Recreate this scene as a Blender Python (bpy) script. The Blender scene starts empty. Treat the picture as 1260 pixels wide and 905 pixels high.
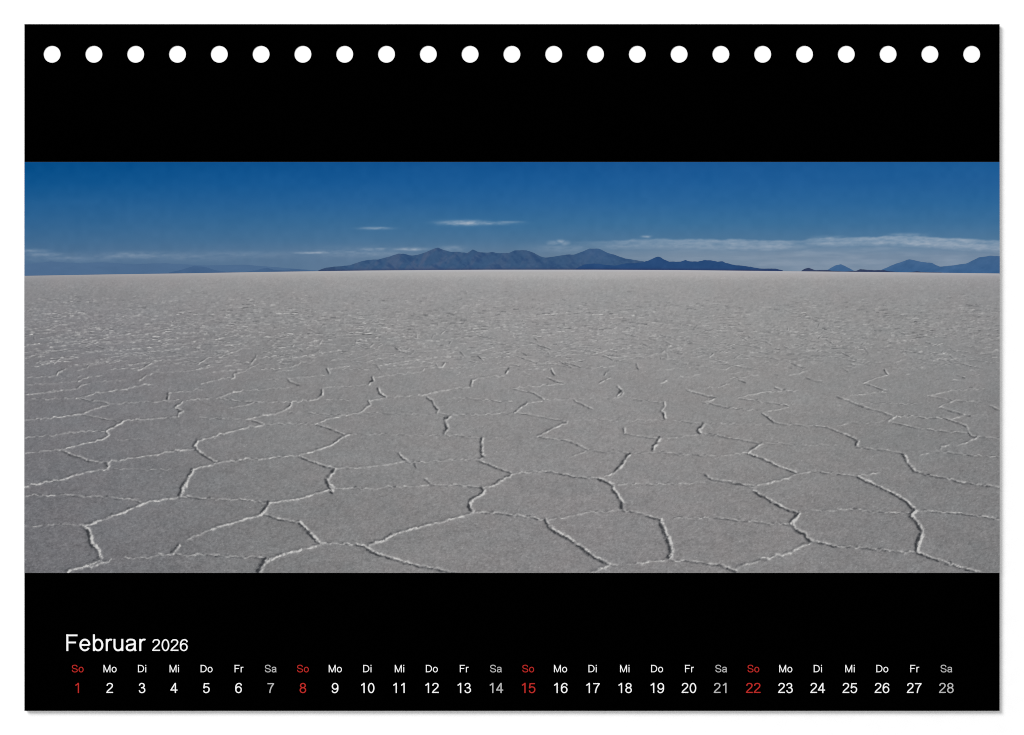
import bpy, bmesh, math
import numpy as np

# ------------------------------------------------------------------ scale: one reference pixel = 0.175 mm (A5 page, 210 mm wide)
K = 0.21 / 1200.0
CX, CY = 630.0, 452.5
LIGHT = 1.30                       # light arriving on the page (white card of 0.8 just clips)

def wx(px): return (px - CX) * K
def wy(py): return (CY - py) * K

scene = bpy.context.scene

# ------------------------------------------------------------------ camera
cam_data = bpy.data.cameras.new('camera')
cam = bpy.data.objects.new('camera', cam_data)
scene.collection.objects.link(cam)
cam_data.lens = 100.0
cam_data.sensor_width = 36.0
cam_data.clip_start = 0.01
cam_data.clip_end = 50.0
cam.location = (0.0, 0.0, 1260 * K * 100.0 / 36.0 + 0.00100)
scene.camera = cam
scene.cycles.filter_width = 0.95
scene.cycles.use_denoising = False
scene.cycles.use_adaptive_sampling = False

# ------------------------------------------------------------------ world: soft white room light
world = bpy.data.worlds.new('World')
scene.world = world
world.use_nodes = True
wbg = world.node_tree.nodes['Background']
wbg.inputs['Color'].default_value = (1, 1, 1, 1)
wbg.inputs['Strength'].default_value = 0.62

# ------------------------------------------------------------------ key softbox, upper left of the page
key_data = bpy.data.lights.new('softbox_lamp', 'AREA')
key_data.shape = 'SQUARE'
key_data.size = 2.3
key_data.energy = 284.0
key = bpy.data.objects.new('softbox_lamp', key_data)
key.location = (-2.75, 2.75, 3.3)
scene.collection.objects.link(key)
from mathutils import Vector
key.rotation_euler = (-Vector(key.location)).to_track_quat('-Z', 'Y').to_euler()

# ------------------------------------------------------------------ exposure
scene.view_settings.view_transform = 'Standard'
scene.view_settings.look = 'None'
scene.view_settings.exposure = 0.0
scene.view_settings.gamma = 1.0
scene.view_settings.use_curve_mapping = False

# ------------------------------------------------------------------ helpers
def lin(c):
    c = np.asarray(c, dtype=np.float64) / 255.0
    return np.where(c <= 0.04045, c / 12.92, ((c + 0.055) / 1.055) ** 2.4)

def ink(c):
    """printed colour (0..255 display) -> reflectance"""
    return np.clip(lin(np.clip(c, 0, 255)) / LIGHT, 0, 0.9)

def link(o, parent=None):
    scene.collection.objects.link(o)
    if parent is not None:
        o.parent = parent
    return o

def paper_material(name, rgb, rough=0.7, grain=0.04, grain_scale=6000.0, attr=None):
    m = bpy.data.materials.new(name)
    m.use_nodes = True
    nt = m.node_tree
    b = nt.nodes['Principled BSDF']
    b.inputs['Roughness'].default_value = rough
    b.inputs['Specular IOR Level'].default_value = 0.0
    tc = nt.nodes.new('ShaderNodeTexCoord')
    nz = nt.nodes.new('ShaderNodeTexNoise')
    nz.inputs['Scale'].default_value = grain_scale
    nz.inputs['Detail'].default_value = 3.0
    nt.links.new(tc.outputs['Object'], nz.inputs['Vector'])
    mr = nt.nodes.new('ShaderNodeMapRange')
    mr.inputs['From Min'].default_value = 0.3
    mr.inputs['From Max'].default_value = 0.7
    mr.inputs['To Min'].default_value = 1.0 - grain
    mr.inputs['To Max'].default_value = 1.0 + grain
    nt.links.new(nz.outputs['Fac'], mr.inputs['Value'])
    mix = nt.nodes.new('ShaderNodeMix')
    mix.data_type = 'RGBA'
    mix.blend_type = 'MULTIPLY'
    mix.inputs['Factor'].default_value = 1.0
    if attr:
        at = nt.nodes.new('ShaderNodeAttribute')
        at.attribute_name = attr
        nt.links.new(at.outputs['Color'], mix.inputs['A'])
    else:
        mix.inputs['A'].default_value = (*[float(v) for v in rgb], 1)
    nt.links.new(mr.outputs['Result'], mix.inputs['B'])
    nt.links.new(mix.outputs['Result'], b.inputs['Base Color'])
    return m

RNG = np.random.default_rng(26)

def vnoise(x, y, seed):
    """smooth value noise on arrays"""
    r = np.random.default_rng(seed)
    tab = r.random((256, 256))
    xi = np.floor(x).astype(int); yi = np.floor(y).astype(int)
    fx = x - xi; fy = y - yi
    fx = fx * fx * (3 - 2 * fx); fy = fy * fy * (3 - 2 * fy)
    x0 = xi % 256; x1 = (xi + 1) % 256; y0 = yi % 256; y1 = (yi + 1) % 256
    return ((tab[y0, x0] * (1 - fx) + tab[y0, x1] * fx) * (1 - fy)
            + (tab[y1, x0] * (1 - fx) + tab[y1, x1] * fx) * fy) * 2 - 1

def fbm(x, y, seed, octaves=4):
    a = 0; w = 1.0; s = 0
    for o in range(octaves):
        a = a + w * vnoise(x * 2 ** o + 17.3 * o, y * 2 ** o + 5.1 * o, seed + o)
        s += w; w *= 0.55
    return a / s

def grid_object(name, X, Y, RGB, z, mat, parent):
    """flat printed area: X, Y in reference pixels (rows x cols), RGB display colours"""
    R, C = X.shape
    co = np.empty((R * C, 3), dtype=np.float32)
    co[:, 0] = wx(X).ravel(); co[:, 1] = wy(Y).ravel(); co[:, 2] = z
    idx = np.arange(R * C).reshape(R, C)
    q = np.stack([idx[1:, :-1], idx[1:, 1:], idx[:-1, 1:], idx[:-1, :-1]], axis=-1).reshape(-1, 4)
    me = bpy.data.meshes.new(name)
    me.vertices.add(R * C)
    me.vertices.foreach_set('co', co.ravel())
    me.loops.add(q.size)
    me.loops.foreach_set('vertex_index', q.ravel().astype(np.int32))
    me.polygons.add(len(q))
    me.polygons.foreach_set('loop_start', np.arange(0, q.size, 4, dtype=np.int32))
    me.update(calc_edges=True)
    at = me.attributes.new('ink', 'FLOAT_COLOR', 'POINT')
    col = np.ones((R * C, 4), dtype=np.float32)
    col[:, :3] = ink(RGB.reshape(-1, 3))
    at.data.foreach_set('color', col.ravel())
    me.materials.append(mat)
    o = bpy.data.objects.new(name, me)
    return link(o, parent)

def interp_table(x, y, xs, ys, T):
    """bilinear table lookup, T[ys][xs] -> rgb"""
    T = np.asarray(T, dtype=float)
    xi = np.clip(np.searchsorted(xs, x) - 1, 0, len(xs) - 2)
    yi = np.clip(np.searchsorted(ys, y) - 1, 0, len(ys) - 2)
    xs = np.asarray(xs, float); ys = np.asarray(ys, float)
    fx = np.clip((x - xs[xi]) / (xs[xi + 1] - xs[xi]), 0, 1)[..., None]
    fy = np.clip((y - ys[yi]) / (ys[yi + 1] - ys[yi]), 0, 1)[..., None]
    return (T[yi, xi] * (1 - fx) + T[yi, xi + 1] * fx) * (1 - fy) + (T[yi + 1, xi] * (1 - fx) + T[yi + 1, xi + 1] * fx) * fy

# ------------------------------------------------------------------ white surface under the page
bm = bmesh.new()
bmesh.ops.create_grid(bm, x_segments=1, y_segments=1, size=1.5)
me = bpy.data.meshes.new('white_tabletop'); bm.to_mesh(me); bm.free()
me.materials.append(paper_material('white_table_paint', (0.80, 0.80, 0.80), 0.8, 0.01, 300.0))
table = link(bpy.data.objects.new('white_tabletop', me))
table['kind'] = 'structure'

# ------------------------------------------------------------------ the calendar page
page = bpy.data.objects.new('desk_calendar', None)
page.empty_display_size = 0.02
link(page)
page['label'] = 'black punched desk calendar page for Februar 2026 with a salt flat photograph'
page['category'] = 'calendar'

Z_SHEET = 0.00100                       # top of the black sheet
T_SHEET = 0.00010
M_BLACK = paper_material('black_printed_card', (0.00012, 0.00012, 0.00012), 0.8, 0.05)
M_WHITE = paper_material('white_card', (0.80, 0.80, 0.80), 0.8, 0.01)

# white board added to keep shadow out of the holes (its edges stay just inside the black sheet)
bm = bmesh.new()
r = bmesh.ops.create_cube(bm, size=1.0)
zb = Z_SHEET - T_SHEET - 0.00001
bmesh.ops.scale(bm, verts=r['verts'], vec=(1199.2 * K, 844.2 * K, zb - 0.00001))
bmesh.ops.translate(bm, verts=r['verts'], vec=(0, 0, zb / 2 + 0.000005))
me = bpy.data.meshes.new('added_backing_board'); bm.to_mesh(me); bm.free()
me.materials.append(M_WHITE)
link(bpy.data.objects.new('added_backing_board', me), page)

# black sheet with 23 punched holes
cu = bpy.data.curves.new('black_sheet', 'CURVE')
cu.dimensions = '2D'; cu.fill_mode = 'BOTH'; cu.extrude = T_SHEET / 2
def poly_spline(pts):
    s = cu.splines.new('POLY'); s.points.add(len(pts) - 1); s.use_cyclic_u = True
    for p, (x, y) in zip(s.points, pts): p.co = (wx(x), wy(y), 0, 1)
poly_spline([(30, 30), (1230, 30), (1230, 875), (30, 875)])
for i in range(23):
    hx = 64.0 + i * (1195.6 - 64.0) / 22
    poly_spline([(hx + 10.45 * math.cos(a), 67.0 + 10.45 * math.sin(a)) for a in np.linspace(0, 2 * math.pi, 56, endpoint=False)])
tmp = bpy.data.objects.new('black_sheet_outline', cu); link(tmp)
bpy.context.view_layer.update()
me = bpy.data.meshes.new_from_object(tmp.evaluated_get(bpy.context.evaluated_depsgraph_get()))
bpy.data.objects.remove(tmp); bpy.data.curves.remove(cu)
me.name = 'black_sheet'
me.materials.clear(); me.materials.append(M_BLACK)
sheet = link(bpy.data.objects.new('black_sheet', me), page)
sheet.location.z = Z_SHEET - T_SHEET / 2

# ------------------------------------------------------------------ the printed photograph
X0, X1, Y0, Y1 = 30.0, 1230.0, 199.7, 705.2
Z_PRINT = Z_SHEET + 0.00002
M_PRINT = paper_material('photographic_print', None, 0.7, 0.02, 9000.0, attr='ink')

HX = [30, 130, 230, 310, 390, 450, 530, 600, 730, 830, 930, 1030, 1130, 1230]
HY = [339.7, 338.0, 336.6, 335.2, 334.0, 333.2, 332.6, 332.2, 332.2, 332.6, 333.6, 334.6, 335.6, 336.8]
def horizon(x): return np.interp(x, HX, HY)

# --- sky with thin clouds
def sky_rgb(X, Y):
    xs = [30, 430, 830, 1230]
    ys = [200, 225, 250, 275, 295, 315, 340]
    T = [[(2, 74, 134), (14, 80, 142), (22, 84, 146), (26, 90, 150)],
         [(14, 82, 140), (24, 88, 148), (30, 92, 152), (34, 94, 152)],
         [(34, 92, 144), (38, 96, 150), (42, 100, 154), (44, 102, 154)],
         [(48, 98, 144), (56, 106, 150), (58, 110, 154), (60, 110, 154)],
         [(62, 104, 144), (70, 112, 150), (76, 116, 152), (78, 118, 154)],
         [(78, 110, 144), (90, 119, 150), (104, 128, 153), (100, 125, 153)],
         [(74, 105, 141), (94, 121, 150), (110, 131, 154), (102, 126, 153)]]
    c = interp_table(X, Y, xs, ys, T)
    c = c + np.array([1.0, 1.0, 0.0])
    c += (fbm(X / 40, Y / 22, 3, 3) * 2.2)[..., None] * np.array([1.0, 0.6, 0.5])
    c += (vnoise(X / 8, Y / 8, 9) * 1.5)[..., None]
    wisp = fbm(X / 22, Y / 3.0, 31, 4)
    fine = fbm(X / 7, Y / 2.0, 41, 3)
    A = np.zeros_like(X)
    for (cx, cy, rx, ry, a) in [
            (572, 274.6, 30, 3.0, .62), (592, 274.8, 40, 2.2, .40), (624, 273.6, 18, 1.3, .38),
            (461, 281.2, 20, 1.6, .36), (452, 307.5, 10, 2.2, .40), (468, 307, 8, 2, .36),
            (505, 307.0, 20, 2.0, .50), (556, 306, 14, 3.2, .34), (440, 311, 60, 6, .22),
            (386, 311.3, 24, 1.5, .52), (300, 313.5, 60, 4, .16), (170, 314.5, 46, 4.0, .26), (90, 318, 70, 5, .16),
            (40, 309, 18, 2.4, .30), (52, 313.5, 24, 2.6, .28), (230, 316, 60, 6, .14),
            (680, 299.5, 7, 2.4, .44), (690, 297.5, 5, 2.4, .46), (696, 300, 6, 3, .36), (700, 306, 40, 5, .20),
            (795, 291.5, 6, 1.6, .38), (1116, 289.4, 22, 2.2, .30), (1020, 292.5, 20, 2.4, .22)]:
        g = np.exp(-(((X - cx) / rx) ** 2) ** 1.3 - (((Y - cy) / ry) ** 2))
        A = np.maximum(A, a * g * (1 + .7 * wisp + .7 * fine))
    # long bank of cloud on the right
    top = np.interp(X, [690, 730, 800, 860, 930, 985, 1003, 1060, 1115, 1160, 1230],
                    [298, 296, 293.2, 293.6, 294.5, 296, 291.2, 291.5, 289.0, 291.8, 296.0])
    bot = np.interp(X, [690, 800, 900, 985, 1003, 1060, 1115, 1160, 1230],
                    [304, 303, 305, 305, 300, 299, 300, 303, 308])
    top = top + 1.4 * fbm(X / 12, X * 0 + 3, 55, 3)
    d = np.clip((Y - top) / 2.2, 0, 1) * np.clip(1 - (Y - bot) / 7.0, 0, 1)
    fade = np.clip((X - 690) / 80, 0, 1) * np.clip(1.15 - np.abs(X - 975) / 20 * 0 , 0, 1)
    gap = 1 - .55 * np.exp(-((X - 985) / 18) ** 2)
    bank = .52 * d * fade * gap * (1 + .38 * wisp + .42 * fine) * np.interp(X, [690, 860, 1005, 1150, 1230], [.55, .78, 1.0, 1.05, .85])
    A = np.maximum(A, bank)
    # greyer veil below the bank
    veil = np.clip((Y - bot) / 6, 0, 1) * np.clip((X - 690) / 160, 0, 1) * (0.20 + .28 * np.clip(fbm(X / 45, Y / 6, 77, 4) + .1, 0, 1))
    A = np.maximum(A, veil)
    A = np.clip(A, 0, .85)[..., None]
    return c * (1 - A) + np.array([178, 186, 198.0]) * A

xs = np.linspace(X0, X1, 1201)
SKY_B = 345.0
ys = np.linspace(Y0, SKY_B, 147)
X, Y = np.meshgrid(xs, ys)
# the print itself (the sky reaches behind everything else in the picture)
photo = grid_object('printed_photograph', *np.meshgrid(np.array([X0, X1]), np.array([Y0 - .2, Y1 + .2])),
                    np.full((2, 2, 3), 90.0), Z_SHEET + 0.00001, M_PRINT, page)
photo['label'] = 'wide printed photograph of a white salt flat under a deep blue sky'
grid_object('printed_sky', X, Y, sky_rgb(X, Y), Z_PRINT, M_PRINT, photo)

# --- mountains, each range a printed shape of its own
def mountain(name, outline, base, z, rgb_fn, rows=14, step=0.8, rough=0.35, seed=1):
    ox = [p[0] for p in outline]; oy = [p[1] for p in outline]
    n = int((ox[-1] - ox[0]) / step) + 1
    gx = np.linspace(ox[0], ox[-1], n)
    top = np.interp(gx, ox, oy) + rough * fbm(gx / 4.0, gx * 0 + 2, seed, 3)
    bot = base(gx)
    top = np.minimum(top, bot - 0.05)
    v = np.linspace(0, 1, rows)[:, None]
    GX = np.repeat(gx[None, :], rows, 0)
    GY = top[None, :] * (1 - v) + bot[None, :] * v
    return grid_object(name, GX, GY, rgb_fn(GX, GY, v + 0 * GX), z, M_PRINT, photo)

def t(x0, y0, s, pts): return [(x0 + a / s, y0 + b / s) for a, b in pts]
under = lambda x: horizon(x) + 2.0

left_far = [(30, 326), (62, 322), (100, 324.5), (125, 323), (165, 325.5), (200, 324), (250, 327), (300, 326), (350, 330), (400, 334)]
mountain('printed_far_ridge', left_far, under, Z_PRINT + 0.00001,
         lambda X, Y, v: np.array([77, 107, 142.0]) + np.zeros_like(X)[..., None] + (fbm(X / 18, Y / 5, 8, 3) * 3)[..., None], seed=11)
left_hill = t(30, 195, 3.15, [(560, 444), (610, 432), (660, 416), (672, 420), (700, 421), (740, 434), (780, 440), (860, 441), (900, 434), (940, 424), (965, 432), (1000, 434), (1050, 429), (1090, 434), (1150, 440)])
mountain('printed_low_hill', left_hill, under, Z_PRINT + 0.00002,
         lambda X, Y, v: np.array([67, 97, 134.0]) + np.zeros_like(X)[..., None] + (fbm(X / 12, Y / 4, 18, 3) * 4)[..., None], seed=12)

main = t(390, 290, 6, [(5, 262), (30, 250), (60, 240), (130, 230), (240, 222), (330, 190), (390, 180), (450, 178), (540, 155), (600, 135), (640, 135), (690, 148), (740, 145), (800, 125), (860, 100), (895, 90), (930, 105), (985, 122), (1050, 122), (1110, 130), (1150, 103), (1185, 120), (1199, 124)]) \
     + t(590, 290, 6, [(0, 124), (60, 128), (95, 122), (140, 132), (215, 130), (260, 110), (345, 110), (400, 128), (450, 155), (490, 165), (560, 155), (640, 142), (700, 142), (760, 120), (815, 97), (880, 97), (930, 122), (1010, 148), (1080, 172), (1150, 182), (1210, 192), (1300, 225), (1420, 250)])
def main_rgb(X, Y, v):
    a = np.array([57, 87, 123.0]) + np.zeros_like(X)[..., None]
    # sunlit slopes, put into the print colour as a warmer tone
    n = fbm((X + 0.7 * Y) / 8, (Y - .15 * X) / 17, 61, 4)
    w = np.clip(n * 2.6 + .25, 0, 1) * np.interp(X, [400, 440, 520, 600, 690, 730, 800], [.35, .6, 1, .55, .25, .5, .25])
    a = a * (1 - .55 * w[..., None]) + np.array([86, 98, 126.0]) * .55 * w[..., None]
    dk = np.clip(fbm((X - .8 * Y) / 7, Y / 8, 67, 4) * 2.2, 0, 1)  # shaded slopes, put into the print colour as darker blue
    a = a * (1 - .55 * dk[..., None]) + np.array([40, 70, 112.0]) * .55 * dk[..., None]
    # peak at 730 greener blue
    g = np.exp(-((X - 735) / 26) ** 2) * (1 - v) * .5
    a = a * (1 - g[..., None]) + np.array([66, 100, 142.0]) * g[..., None]
    lo = np.clip((Y - (horizon(X) - 3.2)) / 3, 0, 1) * .6
    a = a * (1 - lo[..., None]) + np.array([50, 62, 98.0]) * lo[..., None]
    e = np.clip((430 - X) / 40, 0, 1)[..., None] * .7
    a = a * (1 - e) + np.array([52, 68, 100.0]) * e
    return a + (vnoise(X / 3, Y / 2, 5) * 3)[..., None]
mountain('printed_mountain_range', main, under, Z_PRINT + 0.00003, main_rgb, rows=32, seed=13)
front = t(590, 290, 6, [(700, 252), (770, 215), (850, 206), (920, 216), (1000, 222), (1080, 206), (1150, 205), (1200, 200), (1235, 188)]) \
      + t(780, 290, 5.727, [(60, 188), (85, 184), (110, 175), (150, 156), (170, 150), (190, 156), (210, 168), (250, 185), (330, 185), (350, 178), (365, 174), (380, 180), (410, 183), (450, 185), (490, 175), (540, 175), (590, 185), (625, 182), (650, 195), (720, 210), (800, 218), (880, 232), (1000, 235), (1050, 246)])
def front_rgb(X, Y, v):
    a = np.array([40, 74, 120.0]) + np.zeros_like(X)[..., None]
    lo = np.clip((Y - (horizon(X) - 3.0)) / 3, 0, 1) * .75
    a = a * (1 - lo[..., None]) + np.array([40, 54, 96.0]) * lo[..., None]
    r = np.clip((X - 900) / 60, 0, 1)[..., None] * .5
    a = a * (1 - r) + np.array([44, 58, 96.0]) * r
    return a + (fbm(X / 9, Y / 5, 71, 3) * 5)[..., None]
mountain('printed_dark_ridge', front, under, Z_PRINT + 0.00004, front_rgb, rows=20, seed=14)
def blue_rgb(X, Y, v):
    return np.array([66, 101, 142.0]) + (fbm((X + Y) / 8, Y / 6, 81, 4) * 9)[..., None] - (v * 6)[..., None] * np.array([1, .5, 0])
mountain('printed_blue_hill', t(990, 280, 5.04, [(130, 272), (150, 260), (190, 236), (225, 228), (260, 246), (300, 266), (320, 274)]), under, Z_PRINT + 0.00003, blue_rgb, seed=15)
mountain('printed_blue_hill', t(990, 280, 5.04, [(460, 272), (490, 258), (540, 235), (600, 215), (650, 198), (670, 203), (720, 213), (790, 222), (815, 235), (840, 245), (930, 235), (1000, 225), (1045, 205), (1080, 188), (1150, 176), (1210, 180)]),
         under, Z_PRINT + 0.00003, blue_rgb, rows=20, seed=16)
def isle_rgb(X, Y, v): return np.array([50, 62, 94.0]) + (fbm(X / 6, Y / 3, 91, 3) * 5)[..., None]
mountain('printed_island', t(990, 280, 5.04, [(-20, 270), (0, 257), (25, 251), (45, 258), (65, 266), (140, 265), (180, 270), (240, 274), (320, 270), (345, 260), (380, 263), (430, 266), (490, 265), (520, 272), (580, 277)]), under, Z_PRINT + 0.00005, isle_rgb, rough=.2, seed=17)
mountain('printed_island', t(990, 280, 5.04, [(630, 282), (655, 277), (700, 272), (740, 278), (840, 280), (900, 284)]), under, Z_PRINT + 0.00005, isle_rgb, rough=.2, seed=18)

# --- salt flat: base tone, grain and the salt ridges round the plates
W, H0, HT = 1201, 328, 379            # raster of the print, reference pixels x = 30.., y = 328..
LIGHTC = np.zeros((HT, W)); DARKC = np.zeros((HT, W))

def stroke(p, q, k, dk, lt, w):
    """one short piece of ridge from p to q: its pale lit side and, beside it, the shaded flank, both as print colour"""
    (x0, y0), (x1, y1) = p, q
    dx, dy = x1 - x0, y1 - y0
    L = math.hypot(dx, dy)
    if L < 1e-6: return
    if dx < 0: x0, y0, dx, dy = x1, y1, -dx, -dy
    tx, ty = dx / L, dy / L
    nx, ny = -ty, tx                    # 90 deg clockwise on screen
    if ty > 0: nx, ny = ty, -tx         # lit side lies on the right-hand side
    if nx < 0: nx, ny = -nx, -ny
    pad = 4 * w + 2
    ax, bx = int(max(0, min(x0, x0 + dx) - pad - 30)), int(min(W - 1, max(x0, x0 + dx) + pad - 30)) + 1
    ay, by = int(max(0, min(y0, y0 + dy) - pad - H0)), int(min(HT - 1, max(y0, y0 + dy) + pad - H0)) + 1
    if ax >= bx or ay >= by: return
    yy, xx = np.mgrid[ay:by, ax:bx]
    px = xx + 30 - x0; py = yy + H0 - y0
    s = px * tx + py * ty
    e = np.maximum(np.maximum(-s, s - L), 0)
    d = px * nx + py * ny
    off = 0.62 * w
    gl = lt * np.exp(-((d - off) ** 2 + e * e) / (w * w * .62))
    gd = dk * np.exp(-((d + off * 1.45) ** 2 + e * e) / (w * w * .95))
    LIGHTC[ay:by, ax:bx] = np.maximum(LIGHTC[ay:by, ax:bx], gl)
    DARKC[ay:by, ax:bx] = np.maximum(DARKC[ay:by, ax:bx], gd)

TH = [-90, -60, -40, -20, -8, 0, 8, 20, 45, 90]
LT = [.95, 1.0, 1.05, 1.0, .95, .80, .72, .78, .85, .95]
DK = [1.05, 1.0, .75, .35, .22, .45, .75, .95, 1.0, 1.05]
def ridge(pts, k, rough=1.0):
    """irregular ridge through the points (reference pixels), k = how strongly it stands out"""
    k = (.24 + .76 * k) if rough >= 1 else k
    out = [pts[0]]
    for (x0, y0), (x1, y1) in zip(pts[:-1], pts[1:]):
        L = math.hypot(x1 - x0, y1 - y0)
        yn = max((y0 + y1) / 2 - 330, 5) / 360
        n = max(1, int(L / (2.2 + 3.0 * yn)))
        for i in range(1, n + 1):
            f = i / n
            a = 0.0 if i == n else 1
            j = RNG.normal(0, .30 + .62 * yn) * a * rough
            st = abs(y1 - y0) / (L + 1e-6)
            out.append((x0 + (x1 - x0) * f + j * (0.35 + 0.9 * st), y0 + (y1 - y0) * f + j * (1 - .8 * st) * .8))
    ph = RNG.random() * 100
    for i, (p, q) in enumerate(zip(out[:-1], out[1:])):
        dx, dy = q[0] - p[0], q[1] - p[1]
        if dx < 0: dx, dy = -dx, -dy
        # slope of the whole run, not of the jittered piece
        a0, a1 = out[max(0, i - 1)], out[min(len(out) - 1, i + 2)]
        sx, sy = a1[0] - a0[0], a1[1] - a0[1]
        if sx < 0: sx, sy = -sx, -sy
        th = math.degrees(math.atan2(sy, max(sx, 1e-6)))
        ym = (p[1] + q[1]) / 2
        yn = max(ym - 330, 5) / 360
        si = abs(math.sin(math.radians(th)))
        w = (0.54 + 1.25 * yn) * (.58 + .63 * si) * (.72 + .28 * k)
        br = 1 + (.30 + .35 * (1 - min(k, 1))) * math.sin(ph + i * 1.7) + .25 * RNG.normal()
        br = min(max(br, .12), 1.25)
        br2 = min(max(1 + .35 * RNG.normal(), .2), 1.25)
        lt = np.interp(th, TH, LT) * min(k, 1.15) * br
        dk = np.interp(th, TH, DK) * min(k, 1.15) * br2 * (.80 + .30 * yn)
        if rough == 0: dk *= 1.7
        stroke(p, q, k, dk, lt, w)

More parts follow.
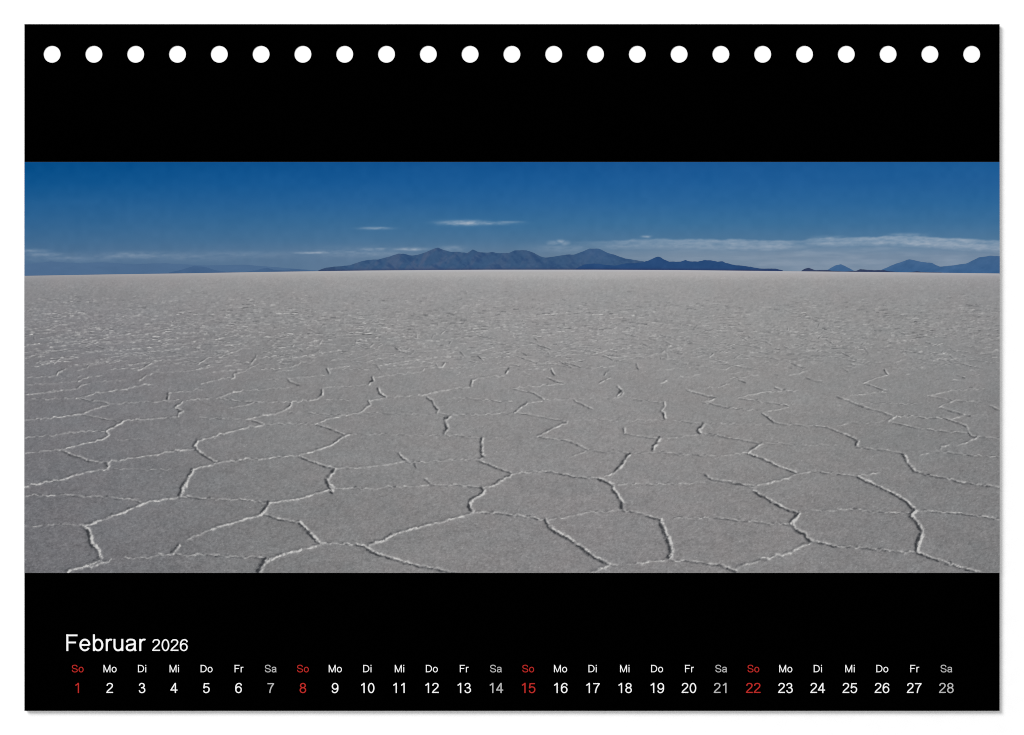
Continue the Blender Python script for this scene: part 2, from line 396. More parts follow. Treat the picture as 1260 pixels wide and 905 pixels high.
A = lambda c, y0: (30 + 200 * c, y0)
TRACE = {
 (0, 590): [
  (.6, [(10,130),(140,126),(310,118),(420,128),(520,132),(620,138),(730,150),(850,155),(905,180)]),
  (1.1, [(470,355),(560,325),(660,288),(780,252),(840,218),(940,182),(1010,165),(1100,150),(1190,138)]),
  (.45, [(0,365),(100,360),(200,350),(330,353),(460,355)]),
  (1.25, [(450,358),(500,395),(515,440),(518,490),(545,520),(575,560),(590,610)]),
  (1.1, [(330,720),(400,690),(500,660),(590,625)]), (.7, [(440,692),(570,660),(670,615)]),
  (.5, [(780,608),(900,606),(980,602),(1080,588),(1140,578),(1260,585)]),
  (.8, [(1150,575),(1200,510)]), (.7, [(1190,138),(1260,140)]), (1.1, [(1250,20),(1225,70),(1205,130)])],
 (1, 590): [
  (.65, [(0,590),(110,585),(250,590),(400,602),(520,605),(590,612)]),
  (.7, [(0,130),(60,140),(130,150),(250,155),(370,155),(450,162),(520,170),(610,178)]),
  (1.1, [(640,180),(615,225),(585,262)]),
  (1.1, [(640,180),(740,165),(860,148),(960,122),(1060,92),(1140,75)]), (.6, [(1140,75),(1260,65)]),
  (1.05, [(590,268),(500,295),(400,325),(280,355),(190,385)]), (.28, [(190,385),(60,435),(0,470)]),
  (.75, [(600,275),(700,305),(800,325),(870,330)]), (1.1, [(870,330),(910,370),(960,420),(1025,495)]),
  (1.15, [(1080,490),(1000,512),(890,538),(780,570),(690,600),(620,635)]), (1.3, [(610,625),(585,670),(565,722)]),
  (.7, [(1040,495),(1120,495),(1180,502),(1260,503)]), (1.0, [(1085,0),(1105,40),(1135,70)])],
 (2, 590): [
  (.6, [(0,70),(150,75),(270,62),(400,65),(550,50),(620,40)]), (.6, [(0,505),(40,500)]),
  (1.1, [(40,500),(110,515),(180,560),(270,590),(380,625),(490,655)]), (.9, [(490,655),(580,675),(650,690),(740,712),(820,722)]),
  (1.1, [(145,510),(240,480),(330,430),(410,405),(530,375),(640,345),(740,320),(850,290),(960,255)]),
  (1.0, [(960,250),(935,215),(930,185),(980,140),(1035,110),(1045,85),(1030,65)]),
  (.7, [(620,40),(730,48),(840,40),(940,55),(1030,65)]), (.9, [(1040,60),(1120,45),(1170,15),(1200,0)]),
  (.7, [(980,255),(1060,258),(1180,265),(1260,275)])],
 (3, 590): [
  (.75, [(0,275),(110,292),(240,308)]),
  (1.15, [(260,310),(285,360),(340,405),(430,450),(540,525),(640,600),(760,660)]), (.9, [(620,720),(690,685),(760,665),(820,668)]),
  (.5, [(280,310),(380,300),(450,285),(540,265),(640,255),(770,245),(850,240)]),
  (1.0, [(700,0),(780,40),(785,80),(830,140),(860,180),(855,230)]), (.85, [(850,238),(940,250),(1040,280),(1150,308)]),
  (1.3, [(1155,310),(1185,390),(1220,480),(1240,560),(1220,605)]),
  (.65, [(1215,620),(1130,630),(1060,635),(1000,655),(890,655)]), (.7, [(1215,620),(1260,632)]),
  (.55, [(820,42),(930,38),(1070,38),(1200,35),(1260,38)])],
 (4, 590): [
  (.75, [(0,632),(80,630),(180,640),(330,660),(410,685),(480,715)]), (.45, [(0,38),(120,30),(200,25),(260,22)]),
  (.75, [(340,5),(440,20),(540,40),(610,70)]), (1.1, [(610,90),(690,130),(780,185),(870,230),(970,262)]),
  (1.2, [(970,262),(945,300),(900,340),(940,385),(1010,420),(1030,455),(1070,480)]), (.65, [(610,65),(680,35),(830,5)]),
  (.45, [(1000,260),(1060,240),(1170,240),(1260,235)]), (.85, [(1070,482),(1150,495),(1260,518)]),
  (.85, [(1070,485),(990,510),(930,545),(860,575),(760,605),(640,635),(520,665),(480,690)]),
  (.55, [(0,302),(100,303),(190,302),(300,300),(420,305),(540,320),(700,338),(880,350)])],
 (5, 590): [
  (.6, [(0,232),(120,236),(200,240),(300,250),(420,260),(560,262)]), (.65, [(0,520),(100,522),(200,530),(310,548),(440,558),(600,568)]),
  (1.1, [(210,0),(310,50),(440,110),(540,170),(610,240)]), (1.2, [(610,240),(575,280),(620,330),(655,385),(660,430),(630,490),(620,550)]),
  (1.0, [(620,565),(720,605),(830,640),(960,685),(1110,722)]), (.75, [(630,245),(740,250),(840,255),(960,265),(1060,280),(1160,292),(1260,308)]),
  (.75, [(900,10),(1030,32),(1150,48),(1260,65)])],
 (0, 480): [
  (1.0, [(0,750),(140,718),(310,690),(400,655),(510,632),(640,612)]), (.8, [(640,612),(655,590),(640,565)]),
  (.9, [(650,565),(740,545),(840,525),(1000,502),(1120,478),(1260,460)]), (.85, [(290,465),(360,500),(440,525),(510,550),(640,560)]),
  (1.0, [(300,460),(390,435),(490,410),(600,385),(655,350)]), (.9, [(655,350),(635,320)]), (1.0, [(635,320),(690,290),(770,240)]),
  (.65, [(10,490),(80,480),(180,468),(290,462)]), (.6, [(10,370),(140,356),(250,345),(350,328),(490,320),(620,318)]),
  (.85, [(10,232),(150,220),(300,208),(440,185),(530,150),(600,125),(665,108)]), (.55, [(450,190),(530,208),(600,222),(740,240)]),
  (.75, [(770,240),(890,232),(1050,218),(1180,208)]), (.8, [(1190,205),(1200,180),(1230,165),(1170,140),(1225,90)]),
  (.65, [(665,108),(800,100),(960,94),(1100,85),(1200,80)]), (.8, [(400,65),(490,45),(600,18),(680,8),(800,5)]),
  (.6, [(400,65),(490,80),(620,95),(665,108)]), (.5, [(60,72),(210,68),(380,62)]), (.6, [(10,38),(100,28),(200,10),(330,2)]),
  (.9, [(1110,75),(1120,25)]), (.8, [(1120,25),(1230,8)]), (.22, [(700,612),(850,615),(1000,620),(1150,620)]), (.2, [(720,390),(850,380),(940,390)])],
 (1, 480): [
  (1.05, [(85,395),(60,430),(75,460)]), (.95, [(75,460),(120,495),(170,530),(230,558)]), (.7, [(0,462),(60,458)]),
  (.95, [(85,395),(180,370),(330,325),(430,300),(520,285),(600,268)]), (.95, [(250,562),(140,592),(45,618)]),
  (1.1, [(45,618),(15,670),(-5,725),(-10,750)]), (.8, [(250,562),(300,552),(400,543),(520,535),(640,525),(760,515),(850,508)]),
  (1.0, [(870,502),(970,480),(1090,440),(1180,385),(1260,345)]), (.8, [(870,515),(950,548),(1040,580),(1150,608)]),
  (.6, [(1150,610),(1200,602),(1260,605)]), (1.05, [(1150,610),(1105,670),(1090,710),(1110,750),(1130,790)]),
  (.8, [(990,265),(1080,290),(1150,315),(1220,345)]), (.8, [(990,265),(1080,225),(1200,200),(1260,190)]),
  (.45, [(620,268),(750,262),(860,262),(980,262)]), (.85, [(450,230),(560,205),(650,185),(740,165),(800,130),(810,100)]),
  (.7, [(450,230),(540,245),(600,268)]), (.35, [(100,215),(250,222),(450,230)]), (.5, [(780,172),(860,175),(970,180),(1080,188),(1190,200)]),
  (.8, [(230,65),(360,15),(420,8)]), (.6, [(0,80),(100,72),(230,65)]),
  (.6, [(230,65),(320,72),(420,90),(550,95),(650,95),(760,92)]), (.8, [(760,92),(850,92),(950,82),(1010,70),(1050,40),(1050,0)]),
  (.4, [(330,138),(430,122),(520,98)]), (.3, [(1050,75),(1180,75),(1260,78)])],
 (2, 480): [
  (.6, [(0,602),(130,597),(270,580),(440,552)]), (.85, [(0,188),(90,170),(130,135),(165,110),(150,85)]), (.8, [(225,0),(240,30),(290,55)]),
  (.7, [(150,85),(200,72),(290,55),(400,52),(560,45),(640,18),(740,0)]), (1.0, [(600,55),(640,80),(660,120),(690,155),(680,178)]),
  (.6, [(680,178),(770,195)]), (1.0, [(785,205),(740,230),(750,265),(765,300),(735,345)]), (.4, [(90,180),(300,182),(400,188),(540,190),(640,185)]),
  (.55, [(800,195),(900,192),(1040,190),(1170,180),(1260,180)]), (.5, [(800,65),(920,62),(960,70),(1050,78),(1150,88),(1260,90)]),
  (.6, [(740,345),(860,355),(920,370),(1020,372)]), (1.05, [(1030,375),(1030,440),(1030,500)]), (.8, [(1030,505),(1050,515),(1000,540)]),
  (.3, [(0,345),(220,347),(350,345),(560,350),(720,350)]), (.75, [(385,490),(420,530),(450,550)]), (.5, [(440,555),(500,560),(520,600)]),
  (.5, [(520,560),(650,552),(720,548),(830,540),(980,540)]), (.9, [(980,540),(1080,575),(1160,610),(1250,640)]),
  (.95, [(1100,745),(1180,700),(1260,650)]), (.4, [(590,690),(630,725)]), (.3, [(1040,372),(1180,365),(1260,365)])],
 (3, 480): [
  (.8, [(0,655),(70,640)]), (.7, [(75,640),(230,630),(330,640),(440,660),(550,678),(670,685)]), (1.05, [(670,685),(740,715),(790,745)]),
  (1.0, [(720,665),(790,645),(840,600),(880,540),(920,495)]), (.35, [(920,490),(800,485),(700,480),(600,470)]),
  (.4, [(920,488),(1050,485),(1180,485),(1260,490)]), (1.0, [(1150,375),(1120,420),(1095,465)]),
  (.6, [(870,340),(960,355),(1060,368),(1130,375)]), (.7, [(870,300),(875,335)]), (.35, [(1150,375),(1260,365)]),
  (.9, [(195,358),(280,320),(350,285),(420,260),(435,240)]), (.7, [(210,360),(300,378),(400,385),(480,410),(550,445),(590,465)]),
  (.5, [(590,465),(520,495),(450,520)]), (.9, [(20,178),(75,130),(120,100)]), (.6, [(120,100),(200,88),(260,78)]),
  (.6, [(20,178),(130,190),(200,205),(310,222),(420,240)]), (.7, [(480,78),(500,90),(560,118),(620,148)]),
  (.6, [(170,20),(210,50),(250,75)]), (.4, [(60,5),(170,20)]), (.35, [(260,75),(470,72),(590,70),(820,65)]),
  (.95, [(820,55),(860,25),(850,0)]), (.5, [(940,72),(1010,82),(1080,90),(1180,95)]),
  (.95, [(1180,98),(1185,125),(1160,160),(1180,180),(1190,220)]), (.28, [(440,240),(640,225),(800,240),(1000,235),(1180,230)])],
 (4, 480): [
  (.45, [(0,495),(110,500),(300,512),(410,505),(560,490)]), (.45, [(0,370),(120,352),(200,342)]),
  (.7, [(100,5),(190,30),(270,50),(330,62)]), (.9, [(330,62),(220,95)]), (.6, [(220,97),(330,118),(390,135),(480,148),(650,160)]),
  (.5, [(490,65),(600,35),(680,15),(830,8)]), (.6, [(490,65),(600,78),(690,92),(800,108),(890,125)]), (.5, [(890,125),(820,148),(700,165)]),
  (.85, [(680,180),(730,215),(770,250)]), (.6, [(770,250),(830,262),(960,270)]), (.55, [(960,270),(1100,280),(1190,290),(1260,320)]),
  (1.0, [(225,265),(185,310),(200,335)]), (.5, [(0,240),(80,245),(200,258)]), (.35, [(240,268),(400,262),(550,265),(700,265),(790,258)]),
  (.6, [(230,340),(360,358),(470,380),(560,395),(650,412)]), (1.0, [(680,415),(620,455),(570,490)]), (.28, [(700,412),(860,420),(1000,430),(1150,428),(1260,435)]),
  (1.05, [(570,492),(640,515),(720,550),(800,590),(870,615),(945,640)]), (.75, [(690,725),(820,700),(900,670),(960,645)]),
  (.6, [(960,648),(1060,632),(1130,635),(1260,645)]), (.8, [(235,655),(290,690)]), (.7, [(290,690),(340,700),(440,718),(560,735),(610,745)]),
  (.45, [(0,735),(110,728),(200,718),(330,715)])],
 (5, 480): [
  (.7, [(0,318),(70,345),(150,380)]), (.6, [(0,650),(90,660),(150,668)]), (1.05, [(160,670),(230,710),(340,755)]),
  (.7, [(0,50),(70,75),(160,112),(230,140),(320,160),(440,205)]), (.9, [(455,205),(400,240)]),
  (.6, [(400,245),(500,270),(600,292),(700,305),(800,315),(880,325),(1000,335)]), (.5, [(0,275),(60,265),(110,250),(240,255),(390,245)]),
  (.65, [(460,205),(600,208),(740,215),(850,222),(920,250),(1000,275),(1015,310)]), (.7, [(1020,330),(1040,355),(1090,362),(1020,400),(940,425)]),
  (.5, [(1090,362),(1180,368),(1260,375)]), (.7, [(800,135),(880,160),(1000,195),(1030,198)]), (.6, [(1000,195),(920,215),(860,225)]),
  (.7, [(790,130),(850,105),(920,80)]), (.6, [(700,45),(800,65),(920,80),(1000,90),(1120,95)]), (.5, [(700,45),(870,8)]), (.7, [(1180,120),(1260,155)]),
  (.3, [(180,105),(350,105),(540,110),(620,112)]), (.3, [(0,118),(100,112)]), (.4, [(40,45),(200,35),(380,10)]),
  (1.0, [(165,395),(150,430)]), (.7, [(120,370),(165,395)]), (.6, [(150,440),(260,458),(340,462),(440,480),(510,495)]),
  (1.3, [(510,495),(540,540),(570,590),(600,625)]), (.7, [(600,630),(720,660),(830,680),(940,710),(1050,730),(1190,745)]),
  (.5, [(640,505),(710,485)]), (.8, [(870,425),(810,435),(800,470)]), (.5, [(770,478),(850,482),(950,495),(1060,510),(1180,518),(1260,520)]),
  (.5, [(160,665),(250,655),(330,640)]), (.25, [(1040,198),(1260,195)])],
 (0, 400): [
  (.65, [(20,320),(110,318),(180,300),(250,280)]), (.6, [(250,270),(310,265),(420,248)]), (.6, [(20,410),(120,405),(250,390)]), (.8, [(250,390),(265,365),(320,340)]),
  (.6, [(340,320),(440,315),(550,300),(700,288),(800,275)]), (.65, [(420,435),(500,400),(600,390)]), (.5, [(20,465),(110,462),(250,450),(400,442)]),
  (.7, [(410,495),(450,465),(510,450)]), (.55, [(20,540),(150,525),(280,508),(400,495)]), (.8, [(770,500),(860,475),(1000,455)]), (.65, [(890,430),(930,400),(990,375)]),
  (.45, [(990,375),(1110,365),(1260,355)]), (.8, [(880,350),(930,330),(1000,285)]), (.6, [(1000,285),(1110,270),(1210,265),(1260,255)]), (.55, [(730,250),(860,240),(960,232)]),
  (.55, [(970,210),(1110,190),(1220,175)]), (.55, [(740,200),(850,185),(970,170)]), (.55, [(420,165),(520,150),(640,130),(740,120)]), (.6, [(950,70),(1050,45),(1120,28),(1180,18)]),
  (.4, [(570,440),(660,435),(780,430)])],
 (1, 400): [
  (.65, [(90,305),(150,260),(190,255)]), (.65, [(270,245),(300,230),(380,205),(430,182),(500,178)]), (.5, [(0,355),(100,345),(210,320)]), (.6, [(280,322),(380,302),(500,285)]),
  (.75, [(110,455),(200,435),(290,420),(370,408),(365,380),(460,352)]), (.4, [(0,515),(130,500)]), (.6, [(360,515),(500,505),(620,498),(820,485)]),
  (.6, [(580,345),(650,342),(800,330),(880,295)]), (.5, [(780,415),(870,405),(960,398),(1100,385)]), (.8, [(780,415),(800,440),(870,465)]), (1.0, [(1090,340),(1105,375)]),
  (.6, [(1110,340),(1200,328),(1260,315)]), (.5, [(700,275),(770,262),(860,250),(950,238),(1090,228)]), (.5, [(730,205),(830,190),(890,178)]), (.55, [(800,155),(890,150),(970,128),(1010,128)]),
  (.5, [(1060,485),(1260,475)]), (.5, [(1110,280),(1220,255)]), (.55, [(600,95),(690,80)])],
 (2, 400): [
  (1.0, [(180,405),(190,435),(150,465)]), (.4, [(0,475),(150,465)]), (.6, [(200,405),(350,385),(500,370),(570,355),(580,340),(660,332),(720,325)]), (.8, [(720,325),(740,295)]),
  (1.05, [(225,490),(240,530),(280,555)]), (.6, [(340,315),(450,300),(580,280)]), (.65, [(320,238),(400,218)]), (.75, [(560,548),(680,520),(800,492),(940,480)]),
  (1.0, [(945,480),(955,430)]), (.7, [(955,430),(1000,410),(1080,402),(1200,400)]), (1.2, [(1215,375),(1240,340)]), (.4, [(760,208),(880,195),(1000,182)]), (.6, [(1120,222),(1260,195)]),
  (.6, [(710,245),(800,240),(890,230)]), (.75, [(1000,240),(1040,275)]), (.4, [(560,175),(720,165)])],
 (3, 400): [
  (.65, [(10,490),(100,480),(260,465),(410,455)]), (.75, [(270,405),(340,435),(410,455)]), (.9, [(305,340),(330,385)]), (1.05, [(820,475),(855,515),(820,550)]),
  (.8, [(680,450),(760,410)]), (.7, [(720,390),(750,360)]), (.5, [(550,330),(620,335),(800,315)]), (.75, [(300,245),(380,235)]), (.7, [(1030,245),(1120,225)]), (.8, [(700,235),(780,265)]),
  (.9, [(1150,450),(1200,430)]), (.55, [(640,68),(720,55)]), (.6, [(10,495),(90,515),(170,525),(220,560)]), (.4, [(230,195),(300,190)]), (.7, [(370,280),(460,325)]), (.7, [(10,310),(60,320)])],
 (4, 400): [
  (.75, [(90,500),(150,520),(260,550),(320,560)]), (.55, [(20,410),(120,398),(200,380)]), (.65, [(360,345),(400,345),(440,320),(540,305)]), (.5, [(430,415),(540,405),(650,385)]),
  (.75, [(500,425),(550,445)]), (.6, [(360,475),(430,455)]), (.65, [(890,390),(940,380),(1030,355)]), (.6, [(920,280),(1000,260)]), (.65, [(1030,410),(1080,430),(1140,440)]),
  (.7, [(780,485),(840,510),(960,515)]), (.5, [(580,545),(660,522),(780,518)]), (.4, [(130,490),(250,488),(360,478)]), (.7, [(930,310),(1010,330)])],
 (5, 400): [
  (.8, [(370,345),(395,385)]), (.7, [(395,385),(300,410),(210,450)]), (.65, [(210,455),(280,475),(380,510)]), (.5, [(380,520),(250,530),(100,550)]), (.8, [(120,305),(150,310)]),
  (.65, [(460,285),(530,265)]), (.75, [(650,335),(720,325)]), (.65, [(900,430),(960,435)]), (.7, [(1030,490),(1100,490)]), (.5, [(700,545),(860,515)]), (.65, [(930,390),(990,408)]),
  (.5, [(860,515),(1030,500),(1140,500)]), (.55, [(740,230),(860,220)]), (.55, [(880,270),(960,258)])],
}
for (c, y0), lines in TRACE.items():
    for k, pts in lines:
        ridge([(30 + 200 * c + a / 6.3, y0 + b / 6.3) for a, b in pts], k)

# far plates: an irregular honeycomb of ridges on the ground, seen in perspective
def far_plates():
    f = 900.0
    cell = 0.55
    rows = []
    zmin, zmax = f / 120.0, f / 20.0
    nz = int((zmax - zmin) / (cell * .86)) + 2
    for j in range(nz):
        z = zmin + j * cell * .86
        half = 640 / (f / z) * 1.05
        nx = int(2 * half / cell) + 2
        for i in range(nx):
            x = -half + (i + .5 * (j % 2)) * cell
            c = np.array([x, z])
            ang = math.pi / 6
            for a in (0, 1, 2):
                p = c + cell * .577 * np.array([math.sin(a * math.pi / 3), math.cos(a * math.pi / 3)])
                q = c + cell * .577 * np.array([math.sin((a + 1) * math.pi / 3), math.cos((a + 1) * math.pi / 3)])
                rows.append((p, q))
    return f, rows
f, edges = far_plates()
def jit(p):
    h = np.random.default_rng(int(abs(round(p[0] * 40)) * 7919 + round(p[1] * 40) * 104729 + (p[0] > 0)))
    return p + h.normal(0, .12, 2)
for p, q in edges:
    if RNG.random() < .16: continue
    p, q = jit(p), jit(q)
    yp, yq = f / p[1], f / q[1]
    ph = horizon(CX) - 2
    x0, y0, x1, y1 = CX + p[0] * yp, ph + yp, CX + q[0] * yq, ph + yq
    ym = (y0 + y1) / 2
    xm = (x0 + x1) / 2
    if ym > 476 or ym < 352 or xm < 26 or xm > 1234: continue
    tilt = np.interp(xm, [30, 330, 700, 1230], [-.06, -.03, .0, .02]) * (x1 - x0)
    k = np.interp(ym, [352, 372, 390, 425, 450, 476], [.05, .12, .34, .70, .62, .34]) * np.interp(xm, [30, 330, 700, 900, 1230], [1.0, 1.0, 1.0, .92, .86]) * (.45 + .8 * RNG.random())
    ridge([(x0, y0 - tilt * .5), (x1, y1 + tilt * .5)], k, .6)
# far out only the lit flanks of the plates show, as rows of short flat dashes
yn = 13.0
while yn < 118:
    dy = max(2.0, .042 * yn); dx = max(6.0, .15 * yn)
    for xg in np.arange(26, 1236, dx):
        if RNG.random() < .22: continue
        x = xg + RNG.normal(0, .34 * dx)
        tl = np.interp(x, [30, 400, 1230], [-.07, -.03, -.005])
        y = horizon(CX) + yn + RNG.normal(0, .36 * dy) + tl * .8 * (x % 60 - 30) * .5
        L = dx * RNG.uniform(.35, .95)
        clump = vnoise(np.array([x / 34]), np.array([y / 9]), 123)[0]
        k = np.interp(yn, [13, 28, 52, 85, 118], [.06, .26, .78, .88, .42]) * np.interp(x, [30, 330, 700, 900, 1230], [1.0, 1.0, .92, .78, .68]) * (.35 + .75 * RNG.random()) * (1 + .65 * clump)
        if k > .05:
            ridge([(x, y), (x + L, y + L * (tl + RNG.normal(0, .03)))], k, 0)
    yn += dy

# broken heaps of crust where far ridges meet
for _ in range(240):
    y = 392 + 74 * RNG.beta(1.2, 1.4)
    x = 30 + 1200 * RNG.beta(1.25, 1.0)
    n = int(RNG.integers(2, 7))
    for _k in range(n):
        cx = x + RNG.normal(0, 6); cy = y + RNG.normal(0, 2.4)
        L = RNG.uniform(2.0, 6.5)
        sl = RNG.normal(-.05, .22)
        ridge([(cx, cy), (cx + L, cy + L * sl)], RNG.uniform(.25, 1.0) * np.interp(y, [392, 430, 466], [.6, .85, .5]), .3)

# base tone table (display values of the print)
SX = [30, 130, 330, 530, 730, 930, 1130, 1230]
SY = [338, 346, 360, 390, 445, 540, 650, 705]
ST = [[(150,150,154),(152,150,152),(160,158,157),(168,166,164),(172,168,166),(170,166,165),(164,160,162),(160,158,162)],
      [(138,137,140),(142,140,142),(148,147,147),(153,152,152),(154,153,152),(153,151,150),(151,150,150),(148,147,149)],
      [(131,131,134),(134,134,136),(141,140,140),(147,146,146),(148,147,146),(147,146,145),(145,144,144),(142,142,143)],
      [(124,124,128),(128,127,131),(137,136,136),(144,143,142),(147,145,144),(146,145,143),(142,142,141),(139,139,139)],
      [(118,118,122),(122,121,125),(131,130,130),(139,138,137),(142,140,139),(142,141,139),(137,137,136),(134,134,134)],
      [(112,112,117),(116,116,120),(126,126,126),(135,134,133),(137,135,134),(136,134,132),(129,129,128),(126,126,126)],
      [(108,108,113),(112,112,116),(122,122,122),(131,129,128),(133,130,130),(133,130,129),(127,126,126),(123,123,123)],
      [(106,106,111),(110,110,114),(120,120,120),(130,128,127),(132,129,129),(132,130,129),(126,125,125),(121,121,121)]]

def sample(C, X, Y):
    x = np.clip(X - 30, 0, W - 1.001); y = np.clip(Y - H0, 0, HT - 1.001)
    xi = x.astype(int); yi = y.astype(int); fx = x - xi; fy = y - yi
    return (C[yi, xi] * (1 - fx) + C[yi, xi + 1] * fx) * (1 - fy) + (C[yi + 1, xi] * (1 - fx) + C[yi + 1, xi + 1] * fx) * fy

ST = np.array(ST, float)
ST = ST + (ST.mean(-1, keepdims=True) - ST) * .45 + np.array([3.2, 3.2, 4.2])
gx = np.linspace(X0, X1, 1201)
v = np.linspace(0, 1, 374)[:, None]
hz = horizon(gx)[None, :]
GX = np.repeat(gx[None, :], 374, 0)
GY = hz + v * (Y1 - hz)
col = interp_table(GX, GY, SX, SY, ST)
YN = np.maximum(GY - hz, 0.5)
near = np.clip(YN / 360, 0, 1)
# crusty grain: coarse towards the viewer, finer and flatter far away
white = np.random.default_rng(4).normal(0, 1, GX.shape)
blur = (white + np.roll(white, 1, 1) * .7 + np.roll(white, -1, 1) * .7 + np.roll(white, 1, 0) * .35 + np.roll(white, -1, 0) * .35) / 1.6
g1 = fbm(GX / 3.2, GY / 2.2, 201, 3)
g2 = fbm(GX / 11, GY / 4.5, 211, 3)
g3 = fbm(GX / 70, GY / 26, 221, 3)
speck = np.random.default_rng(6).normal(0, 1, GX.shape)
speck = np.where(speck > 0, 1.25, .8) * np.sign(speck) * np.abs(speck) ** 1.5
grain = blur * (2.0 + 2.8 * near) + speck * (1.6 + 1.6 * near) + g1 * (1.8 + 6.5 * near) + g2 * (1.8 + 4.5 * near) + g3 * 3.5
# faint horizontal dashes in the middle distance
mid = np.exp(-((GY - 395) / 38) ** 2)
grain += mid * 5.0 * fbm(GX / 7, GY / 1.5, 231, 2)
grain *= np.clip(YN / 10, .25, 1)
col = col + grain[..., None]
tint = fbm(GX / 24, GY / 14, 241, 2)[..., None] * np.array([1.0, -.3, -.6])
col = col + tint
# pale rim on the horizon
rim = np.exp(-((YN - 1.0) / 1.6) ** 2)[..., None] * np.interp(gx, [30, 330, 600, 800, 1230], [.05, .25, .6, .5, .35])[None, :, None]
col = col * (1 - rim) + np.array([186, 187, 194.0]) * rim
wamp = .08 + 1.30 * near
WX = GX + wamp * 1.3 * fbm(GX / 3.5, GY / 3.0, 301, 3)
WY = GY + wamp * .9 * fbm(GX / 3.5, GY / 3.0, 311, 3)
crumb = fbm(GX / 2.3, GY / 1.9, 321, 2)
crumb2 = fbm(GX / 2.6, GY / 2.1, 331, 2)
D = np.clip(sample(DARKC, WX, WY) * (.95 + .9 * crumb2 * (.35 + .65 * near)), 0, 1)[..., None]
Lc = np.clip(sample(LIGHTC, WX, WY) * (.95 + 1.0 * crumb * (.35 + .65 * near)), 0, 1)[..., None]
# loose pale crust scattered beside the ridges
halo = sample(LIGHTC, GX - 2.5 * near * crumb2, GY + 5 * near * fbm(GX / 6, GY / 4, 341, 2))
col = col + (np.clip(halo, 0, 1) * np.clip(crumb * 2, 0, 1) * 26 * near)[..., None]
col = col * (1 - .88 * D) + np.array([48, 50, 54.0]) * .88 * D
col = col * (1 - .92 * Lc) + np.array([208, 207, 205.0]) * .92 * Lc
grid_object('printed_salt_flat', GX, GY, col, Z_PRINT + 0.00006, M_PRINT, photo)

# ------------------------------------------------------------------ printed lettering (letter widths of a plain grotesque)
def arc(cx, cy, rx, ry, a0, a1, n=40):
    return [(cx + rx * math.cos(math.radians(a)), cy + ry * math.sin(math.radians(a))) for a in np.linspace(a0, a1, n)]
def curve(pts, n=9):
    """smooth curve through the points"""
    P = np.array([(2 * pts[0][0] - pts[1][0], 2 * pts[0][1] - pts[1][1])] + list(pts) + [(2 * pts[-1][0] - pts[-2][0], 2 * pts[-1][1] - pts[-2][1])], float)
    out = []
    for i in range(1, len(P) - 2):
        p0, p1, p2, p3 = P[i - 1:i + 3]
        for u in np.linspace(0, 1, n, endpoint=False):
            out.append(tuple(.5 * (2 * p1 + (p2 - p0) * u + (2 * p0 - 5 * p1 + 4 * p2 - p3) * u * u + (3 * p1 - p0 - 3 * p2 + p3) * u ** 3)))
    return out + [tuple(P[-2])]
SIX_ARM = [(985, 1095), (920, 1260), (780, 1370), (590, 1394), (390, 1320), (230, 1110), (172, 850), (166, 640), (178, 440)]
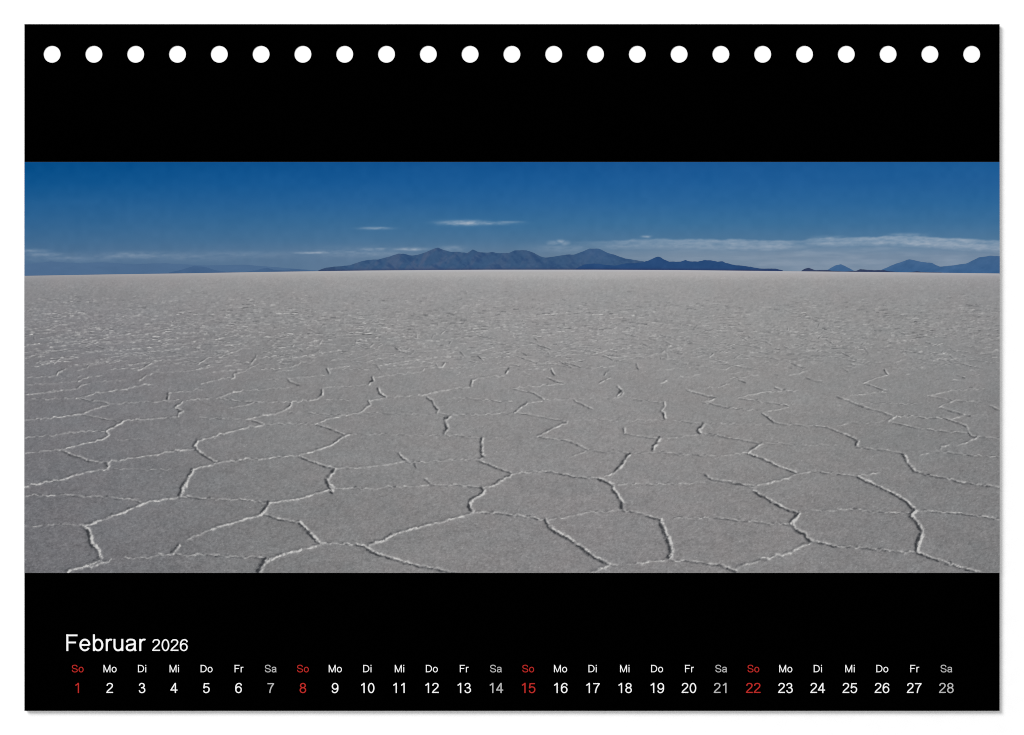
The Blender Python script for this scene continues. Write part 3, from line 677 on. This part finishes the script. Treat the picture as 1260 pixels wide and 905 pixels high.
# letter: advance, xmin, xmax, ymin, ymax (1/2048 em), strokes of the pen
GLYPH = {
 'F': (1251, 168, 1159, 0, 1466, [[(265, 0), (265, 1466)], [(168, 1380), (1159, 1380)], [(200, 752), (1026, 752)]]),
 'e': (1139, 75, 1053, -24, 1086, [[(165, 532), (963, 532)], arc(564, 531, 399, 477, 0, 328)]),
 'b': (1139, 134, 1058, -24, 1466, [[(224, 0), (224, 1466)], arc(596, 531, 372, 477, 0, 360)]),
 'r': (682, 133, 710, 0, 1086, [[(223, 0), (223, 1062)], arc(545, 620, 322, 388, 180, 66)]),
 'u': (1139, 130, 1003, -24, 1062, [[(220, 1062), (220, 430)] + arc(537, 430, 317, 376, 180, 270)[1:] + arc(537, 430, 376, 376, 270, 360)[1:], [(913, 0), (913, 1062)]]),
 'a': (1139, 74, 1056, -24, 1086, [curve([(170, 770), (245, 925), (390, 1000), (560, 1008), (740, 980), (850, 890), (878, 740), (878, 300), (900, 120), (965, 0)]),
                                   curve([(878, 640), (700, 585), (430, 545), (235, 470), (166, 310), (230, 130), (420, 54), (640, 90), (810, 220), (878, 400)])]),
 'S': (1366, 92, 1259, -24, 1491, [curve([(183, 480), (230, 290), (390, 120), (690, 55), (990, 110), (1140, 250), (1168, 400), (1090, 560), (880, 660), (600, 730), (340, 820), (215, 960), (200, 1090), (260, 1270), (430, 1375), (660, 1412), (920, 1370), (1080, 1230), (1130, 1030)])]),
 'o': (1139, 68, 1061, -24, 1086, [arc(564, 531, 406, 477, 0, 360, 56)]),
 'M': (1706, 152, 1543, 0, 1466, [[(246, 0), (246, 1466)], [(1449, 0), (1449, 1466)], [(250, 1460), (848, 0)], [(848, 0), (1446, 1460)]]),
 'D': (1479, 158, 1381, 0, 1466, [[(255, 0), (255, 1466)], [(160, 1380), (640, 1380)] + arc(640, 733, 644, 647, 90, -90)[1:] + [(160, 86)]]),
 'i': (455, 136, 317, 0, 1466, [[(226, 0), (226, 1062)], [(226, 1259), (226, 1466)]]),
 '0': (1139, 85, 1050, -24, 1472, [arc(567, 724, 392, 670, 0, 360, 56)]),
 '1': (1139, 223, 763, 0, 1472, [[(673, 0), (673, 1472)], curve([(223, 1110), (420, 1210), (570, 1330), (660, 1460)])]),
 '2': (1139, 60, 1036, 0, 1472, [curve([(180, 1050), (215, 1220), (350, 1355), (560, 1394), (780, 1350), (915, 1200), (925, 1050), (850, 860), (640, 640), (400, 430), (235, 250), (160, 90)]), [(60, 86), (1036, 86)]]),
 '3': (1139, 86, 1049, -26, 1472, [curve([(175, 390), (250, 190), (400, 80), (560, 54), (780, 110), (930, 270), (957, 430), (900, 620), (760, 735), (580, 765), (430, 762)]),
                                   curve([(430, 772), (600, 790), (780, 870), (865, 1000), (870, 1130), (790, 1310), (560, 1394), (360, 1350), (240, 1230), (195, 1080)])]),
 '4': (1139, 26, 1040, 0, 1466, [[(738, 0), (738, 1466)], [(725, 1440), (95, 440)], [(26, 428), (1040, 428)]]),
 '5': (1139, 85, 1056, -25, 1447, [[(250, 1361), (985, 1361)], [(300, 1430), (185, 690)], curve([(190, 690), (280, 800), (430, 885), (580, 897), (800, 830), (940, 660), (962, 480), (900, 260), (750, 110), (560, 54), (380, 80), (240, 190), (176, 380)])]),
 '6': (1139, 76, 1051, -24, 1472, [arc(568, 478, 392, 424, 0, 360, 56), curve(SIX_ARM)]),
 '7': (1139, 97, 1050, 0, 1447, [[(97, 1361), (1050, 1361)], curve([(975, 1330), (760, 1040), (590, 720), (480, 350), (430, 0)])]),
 '8': (1139, 83, 1049, -24, 1472, [arc(566, 1090, 345, 304, 0, 360, 48), arc(566, 412, 392, 358, 0, 360, 48)]),
 '9': (1139, 84, 1047, -24, 1472, [arc(565, 970, 392, 424, 0, 360, 56), curve([(1133 - a, 1448 - b) for a, b in SIX_ARM])])}
PEN_X, PEN_Y = 84.0, 74.0
def pen(pts, box):
    P = np.array(pts, float)
    d = np.gradient(P, axis=0) if len(P) > 2 else np.repeat((P[1] - P[0])[None], 2, 0)
    d /= np.maximum(np.linalg.norm(d, axis=1), 1e-9)[:, None]
    n = np.stack([-d[:, 1], d[:, 0]], 1) * np.array([PEN_X, PEN_Y])
    V = np.concatenate([P + n, P - n])
    V[:, 0] = np.clip(V[:, 0], box[0], box[1]); V[:, 1] = np.clip(V[:, 1], box[2], box[3])
    k = len(P)
    return V, [(i, i + k, i + k + 1, i + 1) for i in range(k - 1)]
glyph_mesh = {}
for ch, (adv, x0, x1, y0, y1, strokes) in GLYPH.items():
    vs, fs = [], []
    for j, st in enumerate(strokes):
        V, F = pen(st, (x0, x1, y0, y1))
        n = len(vs)
        vs += [(a, b, j) for a, b in V]
        fs += [tuple(i + n for i in q) for q in F]
    glyph_mesh[ch] = (vs, fs)

Z_INK = Z_SHEET + 0.00001
def lettering(name, text, x, base, em, mat, centre=False):
    if centre:
        x -= sum(GLYPH[c][0] for c in text) * em / 2048 / 2
    vs, fs = [], []
    for ch in text:
        co, fc = glyph_mesh[ch]
        n = len(vs)
        vs += [(wx(x + a * em / 2048), wy(base - b * em / 2048), Z_INK + j * 0.000003) for a, b, j in co]
        fs += [tuple(i + n for i in q) for q in fc]
        x += GLYPH[ch][0] * em / 2048
    me = bpy.data.meshes.new(name)
    me.from_pydata(vs, [], fs)
    me.validate()
    me.materials.append(mat)
    return link(bpy.data.objects.new(name, me), page)

I_WHITE = paper_material('white_ink', ink((250, 250, 250)), 0.7, .02)
I_GREY = paper_material('grey_ink', ink((188, 188, 188)), 0.7, .02)
I_RED = paper_material('red_ink', ink((192, 46, 42)), 0.7, .02)
lettering('month_name', 'Februar', 79.2, 801.3, 28.5, I_WHITE)
lettering('year_number', '2026', 186.7, 801.3, 20.3, I_WHITE)
DAYS = ['So', 'Mo', 'Di', 'Mi', 'Do', 'Fr', 'Sa']
for d in range(28):
    cx = 95.6 + d * (1164.6 - 95.6) / 27
    m = (I_RED, I_WHITE, I_WHITE, I_WHITE, I_WHITE, I_WHITE, I_GREY)[d % 7]
    a = lettering('weekday_name', DAYS[d % 7], cx, 827.5, 12.7, m, True)
    b = lettering('day_number', str(d + 1), cx, 853.0, 17.3, m, True)
    if d % 7 == 0:
        a['label'] = 'red Sunday letters So above the %d' % (d + 1); b['label'] = 'red Sunday number %d' % (d + 1)
    elif d % 7 == 6:
        a['label'] = 'grey Saturday letters Sa above the %d' % (d + 1); b['label'] = 'grey Saturday number %d' % (d + 1)
